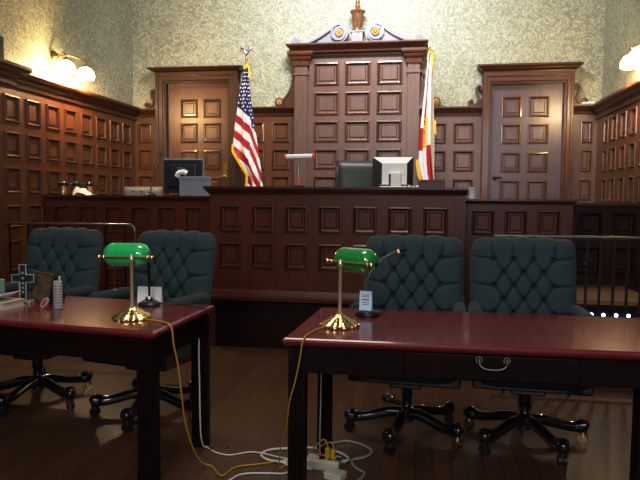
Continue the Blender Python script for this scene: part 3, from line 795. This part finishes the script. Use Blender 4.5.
bk = thing('closed_book', 'thick closed book under loose sheets at the left edge', 'book', (-2.125,2.87,.75), math.radians(-6))
MB().box((-.10,-.06,.004),(.062,.085,.034)).build('page_block', M['cream'], bk, .002)
MB().box((-.105,-.065,0),(.068,.09,.004)).box((-.105,-.065,.034),(.068,.09,.038)).build('cover', M['cream'], bk)
pp = MB()
def sheet(u, v): return (-.12+.17*u, -.085+.17*v, .792 - .75 + .085*max(0,u-.45)**1.3)
pp.grid(sheet, 12, 8)
o = tag(pp.build('loose_papers', M['white']), 'curling white sheets lying on the closed book', 'papers'); o.location = (-2.125,2.87,.75)
sm = o.modifiers.new('thick','SOLIDIFY'); sm.thickness = .003
gp = thing('glass_plaque', 'pale teal glass plaque cut off by the left photo edge', 'plaque', (-2.25,3.03,.75))
MB().box((-.07,-.008,.012),(.025,.008,.125)).build('glass_panel', M['teal_glass'], gp, .003)
MB().box((-.08,-.02,0),(.03,.02,.012)).build('foot', M['crystal'], gp, .002)

# ------------------------------------------------------------------ things on the benches
def text_mesh(body, size, mat, parent, M4, name='maker_mark'):
    cu = bpy.data.curves.new(name, 'FONT'); cu.body = body; cu.size = size; cu.extrude = .001; cu.align_x = 'CENTER'
    ob = bpy.data.objects.new(name, cu); C.objects.link(ob)
    bpy.context.view_layer.update()
    me = bpy.data.meshes.new_from_object(ob.evaluated_get(bpy.context.evaluated_depsgraph_get()))
    bpy.data.objects.remove(ob); me.transform(M4); me.materials.clear(); me.materials.append(mat)
    o = bpy.data.objects.new(name, me); C.objects.link(o); o.parent = parent; return o
m1 = thing('computer_monitor', 'dark monitor seen from behind on the left side bench', 'monitor', (-2.445,6.17,1.338), math.radians(3))
MB().box((-.205,0,.03),(.205,.035,.375)).build('back_shell', M['screen'], m1, .008)
MB().box((-.212,.02,.345),(.212,.055,.39)).box((-.212,.03,.02),(-.20,.055,.38)).box((.20,.03,.02),(.212,.055,.38)).build('bezel', M['paper_box'], m1, .004)
MB().box((-.15,-.03,.09),(.15,.005,.33)).build('rear_bulge', M['screen'], m1, .02)
mb = MB().box((-.035,-.05,.0),(.035,-.025,.20)).box((-.10,-.09,0),(.10,.08,.012)); stn = mb.build('stand', M['black'], m1, .006)
mb = MB(); mb.tube(smooth_path([(-.045,-.055,.20),(-.02,-.06,.235),(.03,-.06,.245),(.06,-.055,.23)],5), .028, 10); mb.build('stand_hinge', M['glow'], stn)
text_mesh('DELL', .045, M['paper_box'], m1, Matrix.Translation((0,-.032,.265)) @ Matrix.Rotation(PI/2,4,'X'))
bxo = thing('paper_tray', 'blue-grey cardboard box beside the dark monitor', 'box', (-2.25,6.00,1.338), 0)
MB().box((-.145,-.06,0),(.15,.06,.19)).build('box_body', M['paper_box'], bxo, .004); MB().box((-.148,-.063,.165),(.153,.063,.196)).build('lid', M['paper_box'], bxo, .003)

m2 = thing('computer_monitor', 'white-backed monitor turned sideways on the judge bench', 'monitor', (-.252,5.62,1.425), math.radians(-3))
mb = MB()
A = [(-.178,.0,.02),(.178,.0,.02),(.178,.0,.275),(-.178,.0,.275)]; B = [(-.085,-.10,.03),(.135,-.10,.03),(.135,-.10,.215),(-.085,-.10,.215)]
i = mb.add(A+B)
for k in range(4):
    l = (k+1) % 4; mb.face((i+k,i+l,i+4+l,i+4+k), 1 if k in (1,3) else 0)
mb.face((i+4,i+5,i+6,i+7)); mb.face((i+3,i+2,i+1,i)); mb.build('back_shell', [M['bezel'], M['screen']], m2)
MB().box((-.182,.0,.018),(.182,.035,.28)).build('bezel', M['screen'], m2, .005)
mb = MB().box((-.01,-.145,0),(.085,-.09,.13)); mb.box((-.10,-.15,0),(.12,.05,.014)); stn = mb.build('stand', M['bezel'], m2, .006)
MB().box((-.018,-.15,.02),(-.002,-.135,.12)).build('cable_slot', M['screen'], stn)

lt = thing('bench_lamp', 'T-shaped silver bench lamp with orange ends on the judge bench', 'lamp', (-1.085,5.50,1.425))
MB().lathe([(.05,0),(.05,.012),(.02,.02)],20).build('base', M['black'], lt)
MB().tube([(0,0,.02),(0,0,.085)], .011, 10).build('lower_stem', M['orange'], lt)
MB().tube(smooth_path([(0,0,.085),(-.004,0,.15),(-.002,.0,.22),(.008,0,.265)],5), .008, 10).build('stem', M['steel'], lt)
mb = MB(); mb.tube([(-.115,0,.27),(.125,0,.276)], .024, 16); hd = mb.build('lamp_head', M['bezel'], lt)
for x0, x1, z in ((-.13,-.113,.27),(.123,.14,.276)): MB().tube([(x0,0,z),(x1,0,z)], .026, 16).build('end_cap', M['orange'], hd)

jc = thing('judge_chair', 'dark high-backed leather chair behind the judge bench', 'chair', (-.62,6.35,.32), math.radians(8))
def jb_f(u, v):
    a = 2*u-1; e = max(0,1-abs(a)**6)**.5*max(0,1-abs(2*v-1)**8)**.5
    return (a*.25*(1-.08*max(0,(v-.85)/.15)**2), .18+.10*v-.07*e, .55+v*.86)
def jb_r(u, v):
    a = 2*u-1; e = max(0,1-abs(a)**6)**.5*max(0,1-abs(2*v-1)**8)**.5
    return (a*.25*(1-.08*max(0,(v-.85)/.15)**2), .18+.10*v+.05*e, .55+v*.86)
mb = MB(); mb.grid(jb_f,24,24); mb.grid(jb_r,24,24,flip=True); mb.build('backrest', M['dark_leather'], jc)
MB().box((-.25,-.27,.42),(.25,.2,.54)).build('seat', M['dark_leather'], jc, .04)
for s in (-1,1): MB().box((s*.28-.035,-.2,.68),(s*.28+.035,.18,.73)).box((s*.28-.02,-.05,.45),(s*.28+.02,.05,.69)).build('armrest', M['dark_leather'], jc, .015)
mb = MB().lathe([(.03,.08),(.03,.43)],16)
for k in range(5):
    a = 2*PI*k/5; mb.tube([(0,0,.10),(.28*math.cos(a),.28*math.sin(a),.06)],[.03,.022],8); mb.ball((.28*math.cos(a),.28*math.sin(a),.03),.03,10)
mb.build('base', M['black'], jc)

gc = thing('clerk_chair', 'low grey button-backed chair behind the left side bench', 'chair', (-3.345,6.95,.345), 0)
def g_f(u, v, s=1):
    a = 2*u-1; e = max(0,1-abs(a)**8)**.5*max(0,1-abs(2*v-1)**8)**.5
    return (a*.25, .2-s*.045*e, .45+v*.655)
mb = MB(); mb.grid(g_f,24,24); mb.grid(lambda u,v:g_f(u,v,-1),12,12,flip=True)
for x in (-.11,0,.11): mb.ball((x,.155,1.045),.012,10,1,(1,.5,1))
mb.build('backrest', [M['grey_seat'],M['black']], gc)
MB().box((-.23,-.25,.38),(.23,.19,.47)).build('seat', M['grey_seat'], gc, .03)
mb = MB().lathe([(.03,.06),(.03,.38)],16)
for k in range(5):
    a = 2*PI*k/5; mb.tube([(0,0,.08),(.26*math.cos(a),.26*math.sin(a),.05)],[.028,.02],8); mb.ball((.26*math.cos(a),.26*math.sin(a),.026),.026,10)
mb.build('base', M['black'], gc)

def carafe(label, x, y, k):
    t = thing('coffee_carafe', label, 'carafe', (x,y,1.338), random.random(), 'carafes on the left side bench')
    MB().lathe([(.048*k,0),(.052*k,.01),(.047*k,.05),(.036*k,.085),(.034*k,.10)],24).build('carafe_body', M['carafe'], t)
    lid = MB().lathe([(.036*k,.098),(.040*k,.104),(.040*k,.128),(.024*k,.138),(.012*k,.152)],20).build('lid', M['black'], t)
    MB().tube(smooth_path([(.036*k,0,.11),(.075*k,0,.112),(.082*k,0,.085),(.072*k,0,.05)],5), .009, 8).build('handle', M['black'], t)
    MB().tube([(-.03*k,0,.115),(-.056*k,0,.13)],[.012,.008],8).build('spout', M['black'], t)
carafe('golden carafe with black lid, leftmost of three on the side bench', -3.765, 6.12, 1.0)
carafe('golden carafe with tall black lid between the other two carafes', -3.660, 6.20, 1.12)
carafe('golden carafe with black lid mostly behind the crumpled white cloth', -3.560, 6.28, .95)
mb = MB()
def crump(u, v):
    a, b = 2*u-1, 2*v-1; r = max(0,1-(a*a+b*b)*.72)
    return (a*.10+.01*math.sin(9*b), b*.05, .066*r**.8*(1+.12*math.sin(7*a+3*b)+.1*math.sin(11*b-4*a))*(1-.5*a)+.001)
mb.grid(crump, 22, 16); o = tag(mb.build('folded_napkins', M['white']), 'crumpled white napkins in front of carafes on left bench', 'napkins'); o.location = (-3.50,6.04,1.338)

cup = thing('paper_cup', 'white paper cup at the left end of the right side bench', 'cup', (.447,5.645,1.336))
mb = MB().lathe([(.026,0),(.036,.094),(.0385,.096),(.0385,.101),(.034,.101),(.025,.006)],24); mb.build('cup_body', M['white'], cup)
bb = thing('wooden_box', 'small brown box on the judge bench below the white flag', 'box', (.10,5.62,1.425))
MB().box((-.105,-.05,0),(.105,.05,.066)).build('box_body', M['brown_card'], bb, .003); MB().box((-.108,-.053,.06),(.108,.053,.074)).build('lid', M['brown_card'], bb, .003)
for k, (dx, h) in enumerate(((0,.018),(.035,.024),(.07,.016),(.105,.022))):
    tag(MB().box((-.013,-.006,0),(.013,.006,h)).build('place_card', M['white'], None, .002), 'tiny white card in the row beside the white monitor', 'card', 'tiny white cards on the judge bench').location = (-.135+dx,5.45,1.425)

# ------------------------------------------------------------------ flags
def flag_base(t, z):
    MB().lathe([(.13,0),(.13,.02),(.09,.035),(.03,.06),(.025,.09)],28).build('stand', M['brass'], t)
    MB().lathe([(.0135,.06),(.0135,z)],14).build('pole', M['gilt'], t)
fy = 7.62
us_f = thing('flag_on_pole', 'red, white and blue star flag hanging on a pole with eagle', 'flag', (-2.18,fy,.32))
flag_base(us_f, 2.73)
mb = MB(); z = 2.73
mb.lathe([(.013,-.02),(.02,0),(.012,.02),(.016,.04)],14,(0,0,z)); mb.ball((0,0,z+.075),.022,12,0,(1,.8,1.5))
mb.ball((-.01,-.01,z+.118),.013,10); mb.tube([(-.015,-.012,z+.12),(-.035,-.018,z+.113)],[.006,.001],6)
for s in (-1,1):
    mb.tube(smooth_path([(s*.01,0,z+.07),(s*.035,0,z+.115),(s*.075,.01,z+.135),(s*.085,.01,z+.09)],5), [.016]*8+[.012]*4+[.008]*4, 8)
mb.build('eagle_finial', M['steel'], us_f)
def ptab(tab, t):
    for (a, va), (b, vb) in zip(tab, tab[1:]):
        if t <= b: return va+(vb-va)*(t-a)/(b-a)
    return tab[-1][1]
# outline in metres about the pole, heights above the platform (z = 0 at the foot)
US_L = [(0,-.02),(.06,-.035),(.15,-.062),(.30,-.095),(.47,-.135),(.62,-.155),(.66,-.155),(.76,-.06),(.85,.03),(1.,.02)]
US_R = [(0,.03),(.10,.045),(.25,.075),(.45,.125),(.70,.18),(.85,.215),(1.,.24)]
ZT, ZB = 2.625, 1.07
def us_xy(u, v):
    l, r = ptab(US_L, v), ptab(US_R, v); x = l+(r-l)*u
    z_ = ZT+(ZB-ZT)*v
    y = -.028-.05*math.sin(u*PI)*min(1,v*3)-.032*min(1,v*4)*math.sin(u*PI*4.2+.6+v*1.2)
    return x, y, z_
def us_col(u, v):
    x, y, z_ = us_xy(u, v)
    d = 1.58-(0)  # reference drop
    top = ZT-z_                                  # metres below the top of the cloth
    w = top - .475 - .85*(min(x,.06)+.11) - 2.3*max(0,x-.06) + (0 if x < .06 else -.02)
    if x >= .075 and top < .74+.6*(x-.075): w = min(w,-.001)
    if w < 0: return 2
    return 0 if int(w/.105) % 2 == 0 else 1
mb = MB(); mb.grid(us_xy, 60, 170, 0, True, us_col)
# small white stars stitched on the blue field
rows = 0
for j in range(16):
    v = .045+j*.030
    for i in range(6):
        u = (.08+.17*i) + (.085 if j % 2 else 0)
        if u > .95: continue
        if us_col(u, v) != 2 or us_col(min(.99,u+.08), v+.012) != 2 or us_col(max(.01,u-.06), v+.015) != 2: continue
        x, y, zz = us_xy(u, v); R = .017 if v > .12 else .010
        pts = [(x+(R if k % 2 == 0 else R*.42)*math.sin(PI*k/5)*.85, y-.007, zz+(R if k % 2 == 0 else R*.42)*math.cos(PI*k/5)) for k in range(10)]
        i0 = mb.add(pts+[(x,y-.009,zz)])
        for k in range(10): mb.face((i0+10,i0+(k+1)%10,i0+k), 0)
o = mb.build('flag_cloth', [M['white_cloth'],M['red_cloth'],M['blue_cloth']], us_f)
mb = MB(); L = [Vector(us_xy(0.0, v/60)) for v in range(36,61)]
i = mb.add([p+Vector((-.018,-.006,-.022)) if k < 20 else p+Vector((-.022,-.006,0)) for k, p in enumerate(L)]+[p+Vector((.012,-.008,0)) for p in L]); n = len(L)
for k in range(n-1): mb.face((i+k,i+k+1,i+n+k+1,i+n+k))
mb.build('fringe', M['fringe'], o)
mb = MB(); mb.tube(smooth_path([(-.02,-.03,2.60),(.0,-.035,2.645),(.03,-.035,2.635),(.05,-.04,2.57),(.045,-.05,2.49)],5), .014, 8); mb.ball((0,-.02,2.63),.03,10); mb.build('cord', M['fringe'], us_f)

fl_f = thing('flag_on_pole', 'white flag with red diagonals and gold seal at right', 'flag', (.065,fy,.32))
flag_base(fl_f, 2.80)
MB().lathe([(.012,-.02),(.018,0),(.010,.03),(.003,.09)],12,(0,0,2.80)).build('spear_finial', M['brass'], fl_f)
W_L = [(0,-.01),(.15,-.03),(.45,-.075),(.60,-.095),(.76,-.10),(.84,-.08),(.88,-.055),(1.,-.055)]
W_R = [(0,.035),(.1,.05),(.3,.065),(.6,.085),(1.,.095)]
ZT2, ZB2 = 2.72, 1.05
def w_xy(u, v):
    l, r = ptab(W_L, v), ptab(W_R, v)
    return l+(r-l)*u, -.028-.045*math.sin(u*PI)*min(1,v*3)-.026*math.sin(u*PI*3.4+.4), ZT2+(ZB2-ZT2)*v
def w_col(u, v):
    if .44 < v < .66 and .28 < u < .50:  # seal
        return 2 if (int(v*90) % 2 or u > .34) else 1
    if .10 < v < .50 and .26-.1*(v-.1) < u < .36: return 1
    if .52 < v < .68 and u < .26: return 1
    if .64 < v and .46+.35*(v-.64) < u < .74+.75*(v-.64) and v < .92: return 1
    if v > .9 and u > .80: return 1
    return 0
mb = MB(); mb.grid(w_xy, 44, 150, 0, True, w_col); o = mb.build('flag_cloth', [M['white_cloth'],M['red_cloth'],M['fringe']], fl_f)
mb = MB(); L = [Vector(w_xy(0, v/60)) for v in range(44,54)]; n = len(L)
i = mb.add([p+Vector((-.03,-.006,-.02)) for p in L]+[p+Vector((.012,-.008,0)) for p in L])
for k in range(n-1): mb.face((i+k,i+k+1,i+n+k+1,i+n+k))
mb.build('fringe', M['fringe'], o); mb = MB()
L = [Vector(w_xy(1, v/60)) for v in range(27,34)]; n = len(L)
i = mb.add([p+Vector((-.005,-.006,0)) for p in L]+[p+Vector((.025,-.008,-.03)) for p in L])
for k in range(n-1): mb.face((i+k,i+n+k,i+n+k+1,i+k+1))
mb.build('fringe', M['fringe'], o)
mb = MB(); mb.tube(smooth_path([(-.012,-.03,2.66),(.0,-.035,2.735),(.035,-.035,2.73),(.045,-.04,2.64),(.03,-.05,2.5)],5), .013, 8); mb.build('cord', M['fringe'], fl_f)

# ------------------------------------------------------------------ wall sconces
def sconce(label, x, y, z, sg, ys):
    """backplate on the side wall, one bar, two opal shades opening downward"""
    t = thing('wall_sconce', label, 'sconce', (x,y,z))
    mb = MB(); mb.M = Matrix.Rotation(sg*PI/2,4,'Y'); mb.lathe([(.055,0),(.055,.012),(.03,.022),(.018,.05)],20); mb.build('backplate', M['old_brass'], t)
    for k, (dy, dx) in enumerate(ys):
        mb = MB(); mb.tube(smooth_path([(sg*.04,0,0),(sg*dx*.7,dy*.4,.025),(sg*dx,dy,.01),(sg*dx,dy,-.05)],6), .008, 8)
        a = mb.build('arm', M['old_brass'], t)
        mb = MB(); mb.lathe([(.022,-.03),(.03,-.05),(.03,-.062)],16,(sg*dx,dy,0)); mb.build('shade_holder', M['old_brass'], a)
        mb = MB(); mb.lathe([(.03,-.055),(.066,-.075),(.092,-.115),(.098,-.150),(.090,-.185),(.02,-.192)],24,(sg*dx,dy,0)); mb.build('glass_shade', M['globe'], t)
    return t
sconce('twin-shade wall sconce glowing on the left wall', XL-.05, 6.20, 2.82, 1, [(-.02,.15),(.34,.17)])
sconce('wall sconce glowing at the right edge on the right wall', XR+.05, 6.42, 2.80, -1, [(.10,.15),(-.22,.17)])

sp = thing('wall_speaker', 'dark box speaker on the cornice at the left edge', 'speaker', (XL+.02,5.04,2.545))
MB().box((-.06,-.12,0),(.09,.135,.21)).build('cabinet', M['black'], sp, .006); MB().box((-.05,-.125,.015),(.08,-.119,.195)).build('grille', M['iron'], sp)
for k, (dy, mt) in enumerate(((0,M['paper_box']),(.012,M['white']))):
    tag(MB().box((-.075+.02*k,-.03,0),(.065+.02*k,.03,.016)).build('folded_paper', mt, None, .002), ('blue-grey' if k == 0 else 'white')+' folded paper lying on the cornice at right corner', 'paper').location = (1.95,YB-.035,2.475+.016*k)

# ------------------------------------------------------------------ cables, power strip
def cable(label, pts, r, mat, n=8):
    return tag(MB().tube(smooth_path(pts, n), r, 8).build('floor_cable', mat), label, 'cable')
def cord(root, pts, r, mat, n=8):
    """a flex that belongs to a thing: world points, stored in the thing's own frame"""
    o = MB().tube(smooth_path(pts, n), r, 8).build('power_cord', mat); return local(o, root)
def local(o, root, parent=None):
    T = (Matrix.Translation(root.location) @ Matrix.Rotation(root.rotation_euler.z,4,'Z')).inverted()
    o.data.transform(T); o.parent = parent or root; return o
ps = thing('power_strip', 'cream power strip on the floor beside the right table leg', 'power strip', (-.447,2.958,0), math.radians(-2))
MB().box((-.085,-.045,0),(.08,.045,.046)).build('strip_body', M['cream'], ps, .005)
for x in (-.01,.035,.072): MB().box((x-.014,-.02,.0455),(x+.014,.02,.048)).build('outlet', M['black'], ps)
MB().box((-.035,.012,.0455),(-.012,.028,.050)).build('switch', M['red_enamel'], ps)
ad = thing('power_adapter', 'cream plug adapter lying in front of the power strip', 'adapter', (-.375,2.84,0), math.radians(-22))
MB().box((-.045,-.035,0),(.045,.035,.036)).build('adapter_body', M['cream'], ad, .006); MB().box((-.05,-.012,.01),(-.062,.012,.026)).build('plug_tip', M['yellow'], ad, .002)
c = cord(lampL, [(-1.31,2.75,.757),(-1.255,2.71,.756),(-1.19,2.68,.757),(-1.125,2.64,.757),(-1.098,2.625,.735),(-1.086,2.62,.658),(-1.076,2.64,.565),(-1.066,2.66,.411),(-1.068,2.70,.288),(-1.057,2.76,.145),(-1.036,2.83,.035),(-.99,2.85,.007),(-.91,2.76,.007),(-.87,2.865,.007),(-.764,2.92,.007),(-.649,2.977,.012),(-.55,3.03,.03),(-.50,2.99,.085),(-.455,2.965,.135),(-.432,2.958,.12),(-.430,2.958,.085)], .0038, M['yellow'])
MB().box((-.442,2.945,.047),(-.418,2.970,.10)).build('plug', M['yellow'], None, .004); local(C.objects[-1] if False else bpy.data.objects['plug'], lampL, c)
c = cord(lampR, [(-.40,2.745,.757),(-.43,2.67,.757),(-.455,2.56,.757),(-.462,2.49,.755),(-.468,2.462,.73),(-.477,2.46,.666),(-.497,2.465,.572),(-.523,2.48,.481),(-.546,2.53,.362),(-.594,2.64,.228),(-.64,2.80,.06),(-.655,2.868,.010),(-.62,2.95,.007),(-.52,3.02,.01),(-.47,3.0,.085),(-.42,2.962,.125),(-.402,2.957,.11),(-.402,2.957,.085)], .003, M['yellow'])
MB().box((-.414,2.942,.047),(-.392,2.968,.095)).build('plug', M['yellow'], None, .004); local(bpy.data.objects['plug.001'], lampR, c)
cable('thin white cord running down the left table rear leg', [(-1.128,3.055,.70),(-1.127,3.05,.469),(-1.125,3.05,.373),(-1.113,3.03,.117),(-1.11,3.06,.02),(-1.094,3.074,.006),(-1.031,3.02,.006),(-.953,2.996,.006),(-.898,3.025,.006),(-.852,3.053,.006),(-.788,3.051,.006),(-.70,3.02,.006),(-.62,3.0,.006),(-.54,2.97,.012)], .004, M['white_cable'])
cord(ps, [(-.365,2.99,.02),(-.335,3.05,.010),(-.40,3.13,.008),(-.543,3.16,.008),(-.656,3.132,.008),(-.755,3.094,.008),(-.785,3.03,.008),(-.735,2.971,.008),(-.62,2.95,.008),(-.50,2.90,.008)], .0065, M['white_cable'])
cable('white cord lying along the bottom edge of the photo', [(-.90,2.66,.006),(-.857,2.723,.006),(-.835,2.78,.006),(-.785,2.811,.006),(-.69,2.828,.006),(-.619,2.841,.006),(-.600,2.90,.006),(-.656,2.961,.008),(-.60,2.99,.02)], .0045, M['white_cable'])
cable('grey cord curling on the floor right of the power strip', [(-.47,3.22,.007),(-.382,3.286,.007),(-.297,3.259,.007),(-.226,3.178,.007),(-.256,3.096,.007),(-.317,3.047,.007),(-.294,2.968,.007),(-.244,2.909,.007),(-.257,2.842,.007),(-.30,2.77,.007)], .006, M['thin_grey'])
cable('thin white cord hanging beside the right table rear leg', [(-.487,3.10,.70),(-.487,3.10,.45),(-.489,3.10,.28),(-.491,3.10,.03),(-.47,3.05,.007),(-.40,3.03,.007),(-.345,2.98,.02)], .003, M['white_cable'])
cord(micL, [(-1.37,3.10,.765),(-1.30,3.13,.756),(-1.20,3.12,.756),(-1.11,3.06,.756),(-1.07,3.03,.74),(-1.062,3.03,.66),(-1.07,3.03,.3),(-1.06,3.04,.008),(-.98,3.10,.006)], .003, M['black'])

# ------------------------------------------------------------------ lights
def area(name, loc, target, size, power, col, sy=None):
    l = bpy.data.lights.new(name, 'AREA'); l.energy = power; l.color = col; l.shape = 'RECTANGLE'; l.size = size; l.size_y = sy or size
    o = bpy.data.objects.new(name, l); C.objects.link(o); o.location = loc
    o.rotation_euler = (Vector(target)-Vector(loc)).to_track_quat('-Z','Y').to_euler(); return o
def point(name, loc, power, col, r=.05):
    l = bpy.data.lights.new(name, 'POINT'); l.energy = power; l.color = col; l.shadow_soft_size = r
    o = bpy.data.objects.new(name, l); C.objects.link(o); o.location = loc; return o
area('unseen_area_light', (-.7,5.6,4.85), (-.7,8.0,3.1), 1.8, 140, (1,.99,1.), .5).data.spread = math.radians(130)  # unseen area light above the bench, washing the upper back wall
area('unseen_area_light', (-.9,3.0,4.9), (-.9,3.2,0), 1.4, 62, (1,.90,.78))  # unseen warm overhead fill, added to brighten the tables and chairs
area('unseen_area_light', (-.5,-2.7,3.5), (-.5,5.6,1.1), 1.2, 120, (1,.96,.92))  # unseen fill behind the camera, added to brighten upright faces
area('window_light', (1.6,-2.9,2.6), (.8,6,1.4), 1.5, 78, (.72,.81,1.), 2.0)
for p in ((XL+.19,6.10,2.60),(XL+.20,6.50,2.60)): point('sconce_bulb', p, 46, (1,.70,.36), .04)
for p in ((XR-.19,6.52,2.58),(XR-.19,6.2,2.58)): point('sconce_bulb', p, 34, (1,.72,.38), .04)

w = bpy.data.worlds.new('world'); scene.world = w; w.use_nodes = True
w.node_tree.nodes['Background'].inputs[0].default_value = (.5,.55,.65,1); w.node_tree.nodes['Background'].inputs[1].default_value = .05

# ------------------------------------------------------------------ camera
F = 620.; yaw = math.atan(100/F); pitch = math.atan(42/F); roll = math.radians(.5)
f = Vector((-math.sin(yaw)*math.cos(pitch), math.cos(yaw)*math.cos(pitch), -math.sin(pitch)))
r = Vector((math.cos(yaw), math.sin(yaw), 0)); u = r.cross(f)
r2 = r*math.cos(roll)+u*math.sin(roll); u2 = r2.cross(f)
cd = bpy.data.cameras.new('camera'); cam = bpy.data.objects.new('camera', cd); C.objects.link(cam)
cd.sensor_width = 36; cd.lens = F/640*36; cd.clip_start = .05
m = Matrix((r2,u2,-f)).transposed().to_4x4(); m.translation = Vector((0,0,1.33)); cam.matrix_world = m
scene.camera = cam
scene.view_settings.view_transform = 'Standard'
scene.view_settings.look = 'None'
scene.view_settings.exposure = 0.

vs = scene.view_settings
vs.use_curve_mapping = True
cv = vs.curve_mapping.curves[3]
cv.points.new(.22, .175); cv.points.new(.70, .745)
vs.curve_mapping.update()
